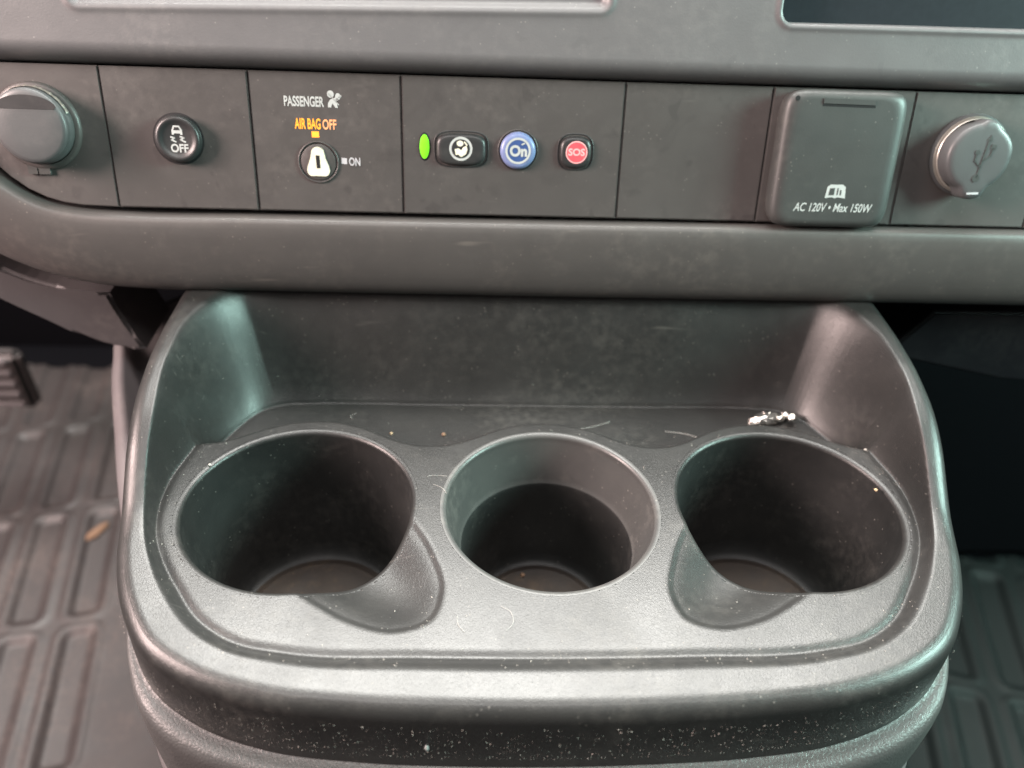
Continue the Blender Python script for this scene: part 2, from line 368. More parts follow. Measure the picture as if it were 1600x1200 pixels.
# cup wells
nt_ = 260; th = np.linspace(0, 2 * np.pi, nt_, endpoint=False)
for c in CUPS:
    rr = 1 / np.hypot(np.cos(th) / c[2], np.sin(th) / c[3]); cols = []
    def ring(d, zfun):
        x = c[0] + np.cos(th) * (rr + d); y = c[1] + np.sin(th) * (rr + d); cols.append(np.c_[x, y, zfun(x, y)])
    for d in (FR + .10, FR + .045, FR, FR * .82, FR * .64, FR * .48, FR * .34, FR * .22, FR * .12, FR * .05, FR * .012, 0):
        dr = FR - np.sqrt(max(FR * FR - max(FR - d, 0) ** 2, 0)); ring(d, lambda x, y: Hfun(x, y) - dr - (.008 if d > FR + .05 else 0))
    ztop = cols[-1][:, 2]
    zfl = -6.9
    if c[4] == 'cone':
        for t_ in np.linspace(.08, 1, 10):
            zt = -2.15; e = -.50 * t_ - .0
            x = c[0] + np.cos(th) * (rr + e); y = c[1] + np.sin(th) * (rr + e); cols.append(np.c_[x, y, ztop * (1 - t_) + zt * t_])
        for (e, zt) in ((-.53, -2.2), (-.55, -2.3), (-.57, -2.5), (-.6, -3.2), (-.68, -4.5), (-.78, -6.3)):
            x = c[0] + np.cos(th) * (rr + e); y = c[1] + np.sin(th) * (rr + e); cols.append(np.c_[x, y, np.full(nt_, zt)])
        rb = -.85
    else:
        for t_ in np.linspace(.05, 1, 14):
            e = -.5 * t_; x = c[0] + np.cos(th) * (rr + e); y = c[1] + np.sin(th) * (rr + e); cols.append(np.c_[x, y, ztop * (1 - t_) + (-6.4) * t_])
        rb = -.6
    for e_, z_ in ((rb - .03, -6.7), (rb - .15, -6.85), (rb - .3, -6.9)):
        x = c[0] + np.cos(th) * (rr + e_); y = c[1] + np.sin(th) * (rr + e_); cols.append(np.c_[x, y, np.full(nt_, z_)])
    V = np.stack(cols, 1).reshape(-1, 3)
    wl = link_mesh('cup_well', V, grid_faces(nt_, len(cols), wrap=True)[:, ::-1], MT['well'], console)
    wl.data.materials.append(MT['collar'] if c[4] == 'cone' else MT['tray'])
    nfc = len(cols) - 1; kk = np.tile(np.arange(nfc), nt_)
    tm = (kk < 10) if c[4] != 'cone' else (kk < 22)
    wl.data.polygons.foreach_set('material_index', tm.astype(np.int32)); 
    if c[4] == 'cone': tag(wl, 'middle cup well with a wide sloping collar')
    # dirty floor with a low rim
    fr = []
    for rr_, z_ in ((1.0, -6.90), (.93, -6.86), (.90, -6.78), (.86, -6.78), (.83, -6.88), (.5, -6.90), (.02, -6.90)):
        R_ = (rr + rb - .25) * rr_; fr.append(np.c_[c[0] + np.cos(th) * R_, c[1] + np.sin(th) * R_, np.full(nt_, z_ + .015)])
    link_mesh('well_floor', np.stack(fr, 1).reshape(-1, 3), grid_faces(nt_, len(fr), wrap=True)[:, ::-1], MT['wellfloor'], wl)

# ------------------------------------------------------------------ dashboard, built in its own tilted plane (u right, v up, w out)
P0 = np.array([0, 9.6, 6.9]); tl = math.radians(16)
U_ = np.array([0, math.sin(tl), math.cos(tl)]); W_ = np.array([0, -math.cos(tl), math.sin(tl)])
def pw(u, v, w=0):
    u, v, w = np.broadcast_arrays(np.asarray(u, float), np.asarray(v, float), np.asarray(w, float))
    return P0 + u[..., None] * np.array([1., 0, 0]) + v[..., None] * U_ + w[..., None] * W_
dash = thing('dashboard', 'dusty dark grey van dashboard with a row of switches, outlets and a thick lower lip', 'dashboard', (0, 12, 3))
# lower lip
A = np.array([(34, .05), (10, .02), (-1.4, -.04), (-12, -.06), (-16.9, -.07), (-18.6, .02), (-19.94, .30), (-21.23, 1.05), (-22.3, 2.3), (-22.9, 3.8), (-23.2, 6.5)])
B = np.array([(34, -3.5), (10, -3.47), (-1.3, -3.47), (-12, -3.45), (-17.0, -3.42), (-18.8, -3.27), (-20.6, -2.88), (-22.6, -2.05), (-24.6, -.7), (-26.4, 1.4), (-27.8, 5)])
AB = spline(np.c_[A, B], 420); A = AB[:, :2]; B = AB[:, 2:]
cols = []
for t_, w_ in ((-.0, -.8), (0, 0), (.0, .22), (.008, .34), (.022, .44), (.045, .51), (.08, .55), (.14, .57), (.25, .55), (.4, .47), (.55, .35), (.7, .17), (.8, .0), (.88, -.18), (.94, -.4), (.98, -.65), (.99, -1.0), (.93, -2), (.75, -4)):
    p = A + (B - A) * t_; cols.append(pw(p[:, 0], p[:, 1], w_))
link_mesh('lower_lip', np.stack(cols, 1).reshape(-1, 3), grid_faces(len(A), len(cols)), MT['lip'], dash)
# backing behind the switch row
def uvbox(name, u0, u1, v0, v1, w0, w1, mat, parent, bevel=0, seg=2):
    bm = bmesh.new(); bmesh.ops.create_cube(bm, size=1)
    for q in bm.verts: q.co = Vector(((u0 + u1) / 2 + q.co.x * (u1 - u0), (v0 + v1) / 2 + q.co.y * (v1 - v0), (w0 + w1) / 2 + q.co.z * (w1 - w0)))
    if bevel: bmesh.ops.bevel(bm, geom=list(bm.edges), offset=bevel, segments=seg, affect='EDGES')
    bm.verts.index_update(); V = np.array([tuple(q.co) for q in bm.verts]); F = [[q.index for q in f.verts] for f in bm.faces]; bm.free()
    return link_mesh(name, pw(V[:, 0], V[:, 1], V[:, 2]), F, mat, parent, smooth=False)
uvbox('backing_panel', -22.2, 34, -.2, 5.6, -1.2, -.62, MT['gap'], dash)
# upper bezel with the two recesses
us = np.arange(-34, 34.01, .055); vv = np.arange(0, 8.6, .045)
Ug, Vg = np.meshgrid(us, vv, indexing='ij')
def rrect(U, V, u0, u1, v0, v1, r):
    qx = np.abs(U - (u0 + u1) / 2) - ((u1 - u0) / 2 - r); qy = np.abs(V - (v0 + v1) / 2) - ((v1 - v0) / 2 - r)
    return np.hypot(np.maximum(qx, 0), np.maximum(qy, 0)) + np.minimum(np.maximum(qx, qy), 0) - r
V5 = Vg + 5.42
t_ = np.clip(Vg / .75, 0, 1)
Wg = -.35 + 1.05 * np.sqrt(1 - (1 - t_) ** 2) 
Vt = V5 - .022 * (Ug + 17)
d1 = rrect(Ug, Vt, -17.4, 1.9, 7.36, 16, .35)
Wg -= .22 * ss(-d1 / .30) + .7 * ss(-(d1 + .46) / .1)
Wg += .05 * np.exp(-((d1 - .1) / .12) ** 2)
d2 = rrect(Ug, V5 - .006 * Ug, 8.32, 30, 7.50, 18, .45)
Wg -= .95 * ss(-(d2) / .14); Wg += .06 * np.exp(-((d2 - .12) / .10) ** 2)
link_mesh('upper_bezel', pw(Ug, V5, Wg).reshape(-1, 3), grid_faces(len(us), len(vv))[:, ::-1], MT['dash'], dash)
uvbox('upper_fascia', -34, 34, 14.03, 16.5, -.6, .7, MT['dash'], dash, .3)
uvbox('display_screen', 8.2, 30, 7.2, 14.0, -1.0, -.1, MT['screen'], dash, .02)
uvbox('dash_body', -34, 34, 5.0, 16.5, -42, -1.3, MT['dark'], dash)
# plates
def prism(name, outl, w0, w1, mat, parent, bev=.05, seg=2, smooth=False):
    bm = bmesh.new(); vsn = [bm.verts.new((p[0], p[1], w1)) for p in outl]; f = bm.faces.new(vsn); f.normal_update()
    if f.normal.z < 0: f.normal_flip()
    r = bmesh.ops.extrude_face_region(bm, geom=[f]); top = [e for e in r['geom'] if isinstance(e, bmesh.types.BMFace)]
    for q in [e for e in r['geom'] if isinstance(e, bmesh.types.BMVert)]: q.co.z = w0
    # original face stays as the top cap, the extruded copy as the bottom
    topv = [q for q in bm.verts if abs(q.co.z - w1) < 1e-6]; te = [e for e in bm.edges if all(q in topv for q in e.verts)]
    if bev: bmesh.ops.bevel(bm, geom=te, offset=bev, segments=seg, affect='EDGES')
    bmesh.ops.recalc_face_normals(bm, faces=list(bm.faces))
    bm.verts.index_update(); V = np.array([tuple(q.co) for q in bm.verts]); F = [[q.index for q in f.verts] for f in bm.faces]; bm.free()
    o = link_mesh(name, pw(V[:, 0], V[:, 1], V[:, 2]), F, mat, parent, smooth=False)
    return o
bd = [-17.08, -11.58, -5.80, 2.86, 8.69, 14.40, 20.2, 27.5]
g = .017; v0, v1 = .14, 5.36
def rect(u0, u1, a=v0, b=v1): return [(u0, a), (u1, a), (u1, b), (u0, b)]
names = ['button_plate', 'airbag_plate', 'call_button_plate', 'blank_plate', 'outlet_plate', 'usb_plate', 'blank_plate']
plates = []
for i, n in enumerate(names):
    gg = g if i not in (3,) else g * .7
    plates.append(prism(n, rect(bd[i] + gg, bd[i + 1] - g), -.5, -.02 * (i % 2), MT['plate'], dash, .05))
arc = [(-17.08 - g, v1), (-22.9, v1), (-22.75, 3.9), (-22.15, 2.45), (-21.6, 1.75), (-21.05, 1.2), (-20.5, .78), (-19.84, .46), (-19.2, .28), (-18.5, .18), (-17.08 - g, v0)]
prism('socket_plate', arc, -.5, 0, MT['plate'], dash, .035)

# lofted round / squarish buttons
def loft(name, cu, cv, rings, mat, parent, n=2.0, seg=72, du=0, dv=0, mats=None):
    """rings: (a, b, w) half sizes and height; n = superellipse exponent"""
    t = np.linspace(0, 2 * np.pi, seg, endpoint=False); ct, s_t = np.cos(t), np.sin(t)
    ex = np.sign(ct) * np.abs(ct) ** (2 / n); ey = np.sign(s_t) * np.abs(s_t) ** (2 / n); cols = []
    wmax = max(r[2] for r in rings) or 1
    for a, b, w_ in rings:
        cols.append(pw(cu + ex * a + du * w_ / wmax, cv + ey * b + dv * w_ / wmax, w_))
    o = link_mesh(name, np.stack(cols, 1).reshape(-1, 3), grid_faces(seg, len(rings), wrap=True), mat, parent)
    if mats:
        for m in mats[1:]: o.data.materials.append(m)
        o.data.polygons.foreach_set('material_index', np.tile(np.array(mats[0], np.int32), seg))
    return o
# flat inlays: strokes, discs, polygons and lettering, a hair above their surface
def flat(name, polys, w_, mat, parent, thick=.012):
    V, F = [], []
    for P in polys:
        P = [(float(a), float(b)) for a, b in P]; n = len(P); s0 = len(V)
        ar = sum(P[i][0] * P[(i + 1) % n][1] - P[(i + 1) % n][0] * P[i][1] for i in range(n))
        if ar < 0: P = P[::-1]
        V += [(a, b, w_ + thick) for a, b in P] + [(a, b, w_) for a, b in P]
        F.append([s0 + i for i in range(n)])
        for i in range(n): F.append([s0 + i, s0 + n + i, s0 + n + (i + 1) % n, s0 + (i + 1) % n])
    V = np.array(V); return link_mesh(name, pw(V[:, 0], V[:, 1], V[:, 2]), F, mat, parent, smooth=False)
def stroke(pts, wd, closed=False):
    pts = [np.array(p, float) for p in pts]; out = []
    segs = list(zip(pts, pts[1:] + (pts[:1] if closed else []))) if closed else list(zip(pts, pts[1:]))
    for a, b in segs:
        d = b - a; L = np.linalg.norm(d)
        if L < 1e-6: continue
        d /= L; n = np.array([-d[1], d[0]]) * wd / 2; e = d * wd * .25
        out.append([a - e - n, b + e - n, b + e + n, a - e + n])
    return out
def disc(cu, cv, a, b=None, n=36, t0=0, t1=360):
    b = b or a; return [(cu + a * math.cos(math.radians(t0 + (t1 - t0) * i / n)), cv + b * math.sin(math.radians(t0 + (t1 - t0) * i / n))) for i in range(n)]
def ring_strokes(cu, cv, r, wd, n=40, t0=0, t1=360):
    out = []
    for i in range(n):
        a, b = [math.radians(t0 + (t1 - t0) * (i + k) / n) for k in (0, 1)]
        out.append([(cu + (r - wd / 2) * math.cos(a), cv + (r - wd / 2) * math.sin(a)), (cu + (r + wd / 2) * math.cos(a), cv + (r + wd / 2) * math.sin(a)),
                    (cu + (r + wd / 2) * math.cos(b), cv + (r + wd / 2) * math.sin(b)), (cu + (r - wd / 2) * math.cos(b), cv + (r - wd / 2) * math.sin(b))])
    return out
def text(name, s, u0, u1, vb, vt, w_, mat, parent, bold=.0, shear=0, thick=.008):
    cu = bpy.data.curves.new('txt', 'FONT'); cu.body = s; cu.size = 1; cu.offset = bold; cu.shear = shear; cu.resolution_u = 4
    cu.space_character = 1.0
    to = bpy.data.objects.new('txt', cu); COL.objects.link(to)
    dg = bpy.context.evaluated_depsgraph_get(); me = to.evaluated_get(dg).to_mesh()
    V = np.array([tuple(v.co) for v in me.vertices]); F = [list(p.vertices) for p in me.polygons]
    to.evaluated_get(dg).to_mesh_clear(); bpy.data.objects.remove(to); bpy.data.curves.remove(cu)
    a, b = V[:, :2].min(0), V[:, :2].max(0)
    if '•' in s or 'y' in s: pass
    V2 = (V[:, :2] - a) / (b - a); n = len(V)
    return link_mesh(name, pw(u0 + V2[:, 0] * (u1 - u0), vb + V2[:, 1] * (vt - vb), w_ + thick), F, mat, parent, smooth=False)

# --- 12 V socket cap, far left
cu_, cv_ = -19.75, 3.15
loft('socket_ring', cu_ + .12, cv_ - .02, [(1.62, 1.62, -.01), (1.60, 1.60, .10), (1.52, 1.52, .16), (1.42, 1.42, .17)], MT['plate'], dash)
sc_ = loft('socket_cap', cu_ + .1, cv_, [(1.40, 1.40, .1), (1.40, 1.40, .55), (1.34, 1.34, .60), (1.34, 1.34, .70), (1.36, 1.36, .76), (1.34, 1.34, .93), (1.27, 1.27, 1.0), (1.15, 1.15, 1.03), (.6, .6, 1.03), (.001, .001, 1.03)],
     MT['cap'], dash, du=.22, dv=.05)
t = np.linspace(0, np.pi, 24); cc = (cu_ + .32, cv_ + .05)
flat('finger_notch', [[(cc[0] + 1.10 * math.cos(a), cc[1] + .62 + .48 * math.sin(a)) for a in np.linspace(.12, np.pi - .12, 24)] + [(cc[0] - 1.0, cc[1] + .60), (cc[0] + 1.0, cc[1] + .60)]], 1.032, MT['button'], sc_, .01)
# worn bright edge along the upper right of the cap
V, F = [], []
for k, a in enumerate(np.linspace(math.radians(20), math.radians(118), 40)):
    for (r_, w_) in ((1.405 - .004, .60), (1.44 + .03 * math.sin(k * 1.7) * math.sin(k * .37), .52), (1.41, .44 - .03 * math.sin(k * .9))):
        V.append(pw(cu_ + .23 + r_ * math.cos(a), cv_ + .03 + r_ * math.sin(a), w_))
link_mesh('worn_edge', np.array(V), grid_faces(40, 3), MT['silver'], sc_)
hx, hv = -19.9, 1.52
flat('hinge_pin', [stroke([(hx - .30, hv), (hx - .12, hv)], .34)[0], stroke([(hx + .10, hv), (hx + .36, hv)], .34)[0]], .01, MT['lid'], sc_, .12)
flat('hinge_gap', [stroke([(hx - .10, hv), (hx + .08, hv)], .22)[0]], .01, MT['gap'], sc_, .07)

# --- traction control button
cu_, cv_ = -14.42, 2.80
tb = loft('traction_button', cu_, cv_, [(.97, .97, .005), (.93, .93, .012), (.88, .88, .012), (.87, .87, .22), (.85, .85, .33), (.80, .80, .405), (.74, .74, .42), (.67, .67, .405), (.60, .60, .36), (.52, .52, .335), (.001, .001, .33)],
          MT['button'], dash, du=.10, dv=.03, mats=([1, 1] + [0] * 8, MT['gap']))
bu, bv = cu_ + .09, cv_ + .02
text('button_lettering', 'OFF', bu - .30, bu + .37, bv - .49, bv - .17, .338, MT['white'], tb, bold=.03)
car = []
car += [[(bu - .20, bv + .33), (bu - .12, bv + .50), (bu + .10, bv + .50), (bu + .20, bv + .33), (bu + .20, bv + .16), (bu + .12, bv + .16), (bu + .12, bv + .21), (bu - .12, bv + .21), (bu - .12, bv + .16), (bu - .20, bv + .16)]]
car += stroke([(bu - .26, bv + .08), (bu - .12, bv + .04), (bu - .24, bv - .03), (bu - .08, bv - .10)], .055)
car += stroke([(bu + .10, bv + .10), (bu + .24, bv + .05), (bu + .10, bv - .02), (bu + .28, bv - .10)], .055)
flat('button_symbol', car, .338, MT['white'], tb, .004)
flat('symbol_window', [[(bu - .12, bv + .33), (bu - .08, bv + .44), (bu + .07, bv + .44), (bu + .12, bv + .33)]], .345, MT['button'], tb, .004)

# --- airbag plate
ap = plates[1]
text('lettering', 'PASSENGER', -10.28, -8.76, 4.12, 4.50, -.018, MT['white'], ap, bold=.028)
ic = [disc(-8.50, 4.60, .13), disc(-8.22, 4.52, .10, .12)]
ic += [[(-8.62, 4.12), (-8.50, 4.12), (-8.44, 4.27), (-8.34, 4.12), (-8.24, 4.10), (-8.28, 4.35), (-8.20, 4.42), (-8.33, 4.48), (-8.52, 4.40), (-8.60, 4.28)]]
ic += stroke([(-8.30, 4.38), (-8.10, 4.55)], .05) + stroke([(-8.58, 4.62), (-8.20, 4.22)], .03)
flat('airbag_symbol', ic, -.018, MT['white'], ap, .004)
text('warning_lettering', 'AIR BAG', -9.93, -8.94, 3.30, 3.70, -.018, MT['orange'], ap, bold=.020)
text('warning_lettering', 'OFF', -8.86, -8.33, 3.30, 3.68, -.018, MT['orange2'], ap, bold=.018)
flat('warning_square', [[(-9.30, 3.00), (-9.02, 3.00), (-9.02, 3.22), (-9.30, 3.22)]], -.018, MT['orange'], ap, .006)
kl = loft('key_lock', -9.10, 2.07, [(.80, .80, .0), (.79, .79, .035), (.745, .745, .04), (.72, .72, -.10), (.70, .70, -.10), (.69, .69, .005), (.66, .66, .02), (.001, .001, .02)], MT['plate'], dash, mats=([0, 0, 1, 1, 1, 0, 0], MT['gap']))
kp = [(-9.11 + .25 * math.cos(a), 2.43 + .22 * math.sin(a)) for a in np.linspace(math.radians(20), math.radians(160), 12)]
kp += [(-9.40, 2.22), (-9.52, 1.92), *[(-9.36 + .19 * math.cos(a), 1.76 + .22 * math.sin(a)) for a in np.linspace(math.radians(180), math.radians(270), 8)],
       *[(-8.86 + .19 * math.cos(a), 1.76 + .22 * math.sin(a)) for a in np.linspace(math.radians(270), math.radians(360), 8)], (-8.70, 1.92), (-8.82, 2.22)]
flat('key_plate', [kp], .02, MT['cream'], kl, .05)
flat('key_slot', [[(-9.17, 1.84), (-9.02, 1.84), (-9.04, 2.33), (-9.19, 2.33)]], .071, MT['gap'], kl, .004)
flat('marker_square', [[(-8.20, 2.03), (-7.99, 2.01), (-7.99, 2.24), (-8.20, 2.26)]], -.018, MT['grey'], ap, .004)
text('lettering', 'ON', -7.91, -7.47, 1.96, 2.28, -.018, MT['grey'], ap, bold=.025)

# --- call buttons plate
loft('indicator_light', -4.93, 2.77, [(.24, .54, .005), (.22, .51, .02), (.19, .46, .03), (.11, .28, .07), (.001, .001, .065)], MT['green'], dash, mats=([1, 1, 0, 0], MT['gap']))
def btn(name, cu, cv, a, b, n, mat, h=.16, soft=1.0):
    return loft(name, cu, cv, [(a + .11, b + .11, .004), (a + .07, b + .07, .03), (a + .04, b + .04, -.01), (a, b, -.01), (a - .01, b - .01, h * .5), (a - .05, b - .05, h * .85), (a - .13, b - .13, h), (a - .25 * soft, b - .25 * soft, h), ((a - .3) * .5, (b - .3) * .5, h), (.001, .001, h)],
                mat, dash, n=n, mats=([0, 1, 1, 1, 0, 0, 0, 0, 0], MT['gap']))
def recolour(o, m0, m1):
    o.data.materials.clear(); o.data.materials.append(m0); o.data.materials.append(m1)
b1 = btn('answer_button', -3.49, 2.70, .97, .60, 3.6, MT['button'], .20)
cx, cy = -3.50, 2.74; h = .203
flat('button_disc', [disc(cx, cy, .455)], h, MT['white'], b1, .004)
flat('button_inner_disc', [disc(cx, cy, .36)], h + .006, MT['button'], b1, .003)
fig = [disc(cx - .03, cy + .20, .13, .11)] + [[(cx - .24, cy - .02), (cx - .10, cy + .02), (cx + .02, cy - .06), (cx + .08, cy + .05), (cx + .22, cy + .12), (cx + .26, cy - .02), (cx + .20, cy - .20), (cx + .02, cy - .31), (cx - .10, cy - .22), (cx - .20, cy - .24)]]
fig += stroke([(cx + .14, cy + .26), (cx + .24, cy + .14)], .05)
flat('button_symbol', fig, h + .012, MT['cream'], b1, .003)
b2 = loft('assist_button', -1.25, 2.72, [(.80, .80, .004), (.77, .77, .03), (.72, .72, -.01), (.70, .70, -.01), (.70, .70, .10), (.66, .66, .17), (.58, .58, .215), (.48, .48, .22), (.001, .001, .22)], MT['blue'], dash,
          mats=([2, 1, 1, 0, 0, 0, 0, 0], MT['gap'], MT['plate']))
cx, cy = -1.25, 2.72
flat('button_disc', [disc(cx, cy, .42)], .222, MT['blue2'], b2, .003)
flat('button_ring', ring_strokes(cx, cy, .46, .085), .226, MT['white'], b2, .006)
text('button_lettering', 'On', cx - .33, cx + .36, cy - .22, cy + .22, .23, MT['white'], b2, bold=.045)
flat('letter_accent', stroke([(cx + .14, cy + .24), (cx + .24, cy + .29)], .06), .236, MT['white'], b2, .004)
b3 = btn('emergency_button', 1.04, 2.71, .62, .61, 2.9, MT['button'], .18)
cx, cy = 1.07, 2.72
flat('button_disc', [disc(cx, cy, .43)], .183, MT['pink'], b3, .003)
flat('button_inner_disc', [disc(cx, cy, .385)], .188, MT['red'], b3, .003)
text('button_lettering', 'SOS', cx - .33, cx + .33, cy - .13, cy + .15, .19, MT['pink'], b3, bold=.03)
# scuffed halo round the emergency button is real wear on the plate
# --- outlet lid
cu_, cv_, a, b = 11.42, 2.72, 2.44, 2.62
lid = loft('outlet_lid', cu_, cv_, [(a, b - .1, .0), (a + .02, b, .45), (a - .02, b - .02, .68), (a - .10, b - .08, .80), (a - .24, b - .17, .88), (a - .42, b - .26, .915), (a - .60, b - .34, .92), (1.0, 1.0, .92), (.001, .001, .92)], MT['lid'], dash, n=8.5, seg=220, du=-.08)
cu_ -= .08
flat('hinge_slot', [[(cu_ - 1.02, 4.74), (cu_ + 1.05, 4.72), (cu_ + 1.05, 4.98), (cu_ - 1.02, 5.00)]], .925, MT['gap'], lid, .004)
flat('hinge_bar', [[(cu_ - 1.0, 4.84), (cu_ + 1.03, 4.82), (cu_ + 1.03, 5.00), (cu_ - 1.0, 5.03)]], .93, MT['lid'], lid, .03)
flat('screw_hole', [disc(cu_ - 2.02, 5.0, .09)], .89, MT['gap'], lid, .02)
text('lid_lettering', 'AC 120V • Max 150W', 9.83, 13.05, .76, 1.10, .922, MT['white'], lid, bold=.014, shear=.22)
bx, by = 11.44, 1.56
flat('book_symbol', [[(bx - .40, by - .26), (bx - .36, by + .18), (bx - .24, by + .27), (bx + .26, by + .27), (bx + .38, by + .18), (bx + .42, by - .26), (bx + .1, by - .22), (bx, by - .27), (bx - .1, by - .22)]], .922, MT['white'], lid, .006)
flat('book_page', [[(bx - .28, by - .15), (bx - .25, by + .12), (bx - .05, by + .14), (bx - .05, by - .14)], [(bx + .05, by - .14), (bx + .05, by + .14), (bx + .10, by + .14), (bx + .10, by - .14)], [(bx + .17, by - .14), (bx + .17, by + .06), (bx + .23, by + .06), (bx + .23, by - .14)]], .93, MT['lid'], lid, .004)

# --- USB cap
cu_, cv_ = 16.95, 3.02
ub = loft('usb_socket_ring', cu_ + .12, cv_, [(1.60, 1.60, -.01), (1.58, 1.58, .08), (1.50, 1.50, .14), (1.46, 1.46, .30), (1.45, 1.45, .34), (1.40, 1.40, .36)], MT['cap'], dash, du=-.03,
          mats=([0, 0, 1, 1, 1], MT['silver']))
t = np.linspace(0, 2 * np.pi, 160, endpoint=False)
def usb_r(a):
    r = np.full_like(a, 1.30)
    r += .13 * np.exp(-((a - math.radians(80)) / .26) ** 4) + .05 * np.exp(-((a - math.radians(20)) / .35) ** 2)
    r += .13 * np.exp(-((a - math.radians(-40 + 360)) / .3) ** 2) * 0
    return r
R_ = usb_r(t); cols = []
ex, ey = np.cos(t), np.sin(t)
# hinge tab grows out of the lower side
tab = np.exp(-(((t - math.radians(272)) / .36) ** 4)) * .34
for sc1, w_, o_ in ((1.0, .36, 0), (1.0, .80, 0), (.985, .90, 0), (.95, .965, 0), (.88, 1.0, 0), (.78, 1.01, 0), (.4, 1.01, 0), (.001, 1.01, 0)):
    cols.append(pw(cu_ - .06 + .06 * w_ + ex * (R_ + tab * (1 if sc1 > .9 else .7)) * sc1, cv_ + ey * (R_ + tab * (1 if sc1 > .9 else .7)) * sc1, w_))
uc = link_mesh('usb_cap', np.stack(cols, 1).reshape(-1, 3), grid_faces(160, len(cols), wrap=True), MT['cap'], dash)
uu, uv_ = cu_ + .10, cv_ + .05
us_ = []
us_ += stroke([(uu - .08, uv_ - .82), (uu + .10, uv_ + .62)], .06) + [[(uu + .0, uv_ + .60), (uu + .22, uv_ + .57), (uu + .14, uv_ + .80)]]
us_ += stroke([(uu - .03, uv_ - .42), (uu - .30, uv_ - .18), (uu - .28, uv_ + .08)], .055) + [disc(uu - .27, uv_ + .14, .10)]
us_ += stroke([(uu, uv_ - .20), (uu + .28, uv_ + .02), (uu + .32, uv_ + .30)], .055) + [[(uu + .22, uv_ + .28), (uu + .42, uv_ + .26), (uu + .44, uv_ + .44), (uu + .24, uv_ + .46)]]
us_ += [disc(uu - .10, uv_ - .85, .15)]
flat('usb_symbol', us_, 1.012, MT['lid'], uc, .02)
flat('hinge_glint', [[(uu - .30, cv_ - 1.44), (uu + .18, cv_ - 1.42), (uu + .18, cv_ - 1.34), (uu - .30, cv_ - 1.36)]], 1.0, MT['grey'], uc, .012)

# --- lower trims under the lip
def yprism(name, outl, y0, y1, mat, parent, bev=.12, seg=3):
    bm = bmesh.new(); vs_ = [bm.verts.new((p[0], y0, p[1])) for p in outl]; f = bm.faces.new(vs_)
    r = bmesh.ops.extrude_face_region(bm, geom=[f])
    for q in [e for e in r['geom'] if isinstance(e, bmesh.types.BMVert)]: q.co.y = y1
    te = [e for e in bm.edges if all(abs(q.co.y - y0) < 1e-5 for q in e.verts)]
    bmesh.ops.bevel(bm, geom=te, offset=bev, segments=seg, affect='EDGES'); bmesh.ops.recalc_face_normals(bm, faces=list(bm.faces))
    bm.verts.index_update(); V = [tuple(q.co) for q in bm.verts]; F = [[q.index for q in f.verts] for f in bm.faces]; bm.free()
    return link_mesh(name, V, F, mat, parent, smooth=False)
topc = spline([(-34, 11), (-26, 5.0), (-22.4, 2.8), (-19.36, 2.15)], 40)
botc = spline([(-18.47, -.92), (-19.8, -.78), (-22.84, .95), (-27, 3.9), (-34, 9)], 40)
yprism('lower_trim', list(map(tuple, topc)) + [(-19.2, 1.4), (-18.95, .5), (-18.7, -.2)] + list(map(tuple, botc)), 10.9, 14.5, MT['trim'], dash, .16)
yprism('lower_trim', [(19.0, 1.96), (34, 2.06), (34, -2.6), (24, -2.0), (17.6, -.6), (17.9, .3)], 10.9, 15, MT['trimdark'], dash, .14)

# ------------------------------------------------------------------ brake pedal
pd = thing('brake_pedal', 'worn ribbed pedal at the left edge, above the rubber mat in the dark footwell', 'pedal', (-46, 35, -25.4))
V = box_mesh('pedal_pad', -53, -41.9, 34.6, 36.2, -25.0, -19.0, MT['mat'], pd, .5)
for k in range(5): box_mesh('pad_rib', -52.3, -42.7, 34.35, 34.62, -24.5 + k * 1.15, -23.9 + k * 1.15, MT['cover'], V, .08)
box_mesh('pedal_arm', -48, -46, 36.3, 38, -22.5, 5, MT['dark'], pd, .3)

# ------------------------------------------------------------------ crumbs, foil, dust, lint
def surf(x, y): return float(Hfun(np.array([float(x)]), np.array([float(y)]))[0])
def nugget(name, x, y, z, r, mat, label, cat, group=None, sx=1, sy=1, sz=.7, rot=0):
    bm = bmesh.new(); bmesh.ops.create_icosphere(bm, subdivisions=2, radius=1)
    V = np.array([tuple(v.co) for v in bm.verts]); F = [[v.index for v in f.verts] for f in bm.faces]; bm.free()
    V *= (1 + .35 * (rng.random(len(V)) - .5))[:, None]; V *= np.array([sx, sy, sz]) * r
    c, s = math.cos(rot), math.sin(rot); V = np.c_[V[:, 0] * c - V[:, 1] * s, V[:, 0] * s + V[:, 1] * c, V[:, 2]]
    o = link_mesh(name, V + np.array([x, y, z + r * sz * .75]), F, mat, None, smooth=False); return tag(o, label, cat, group)
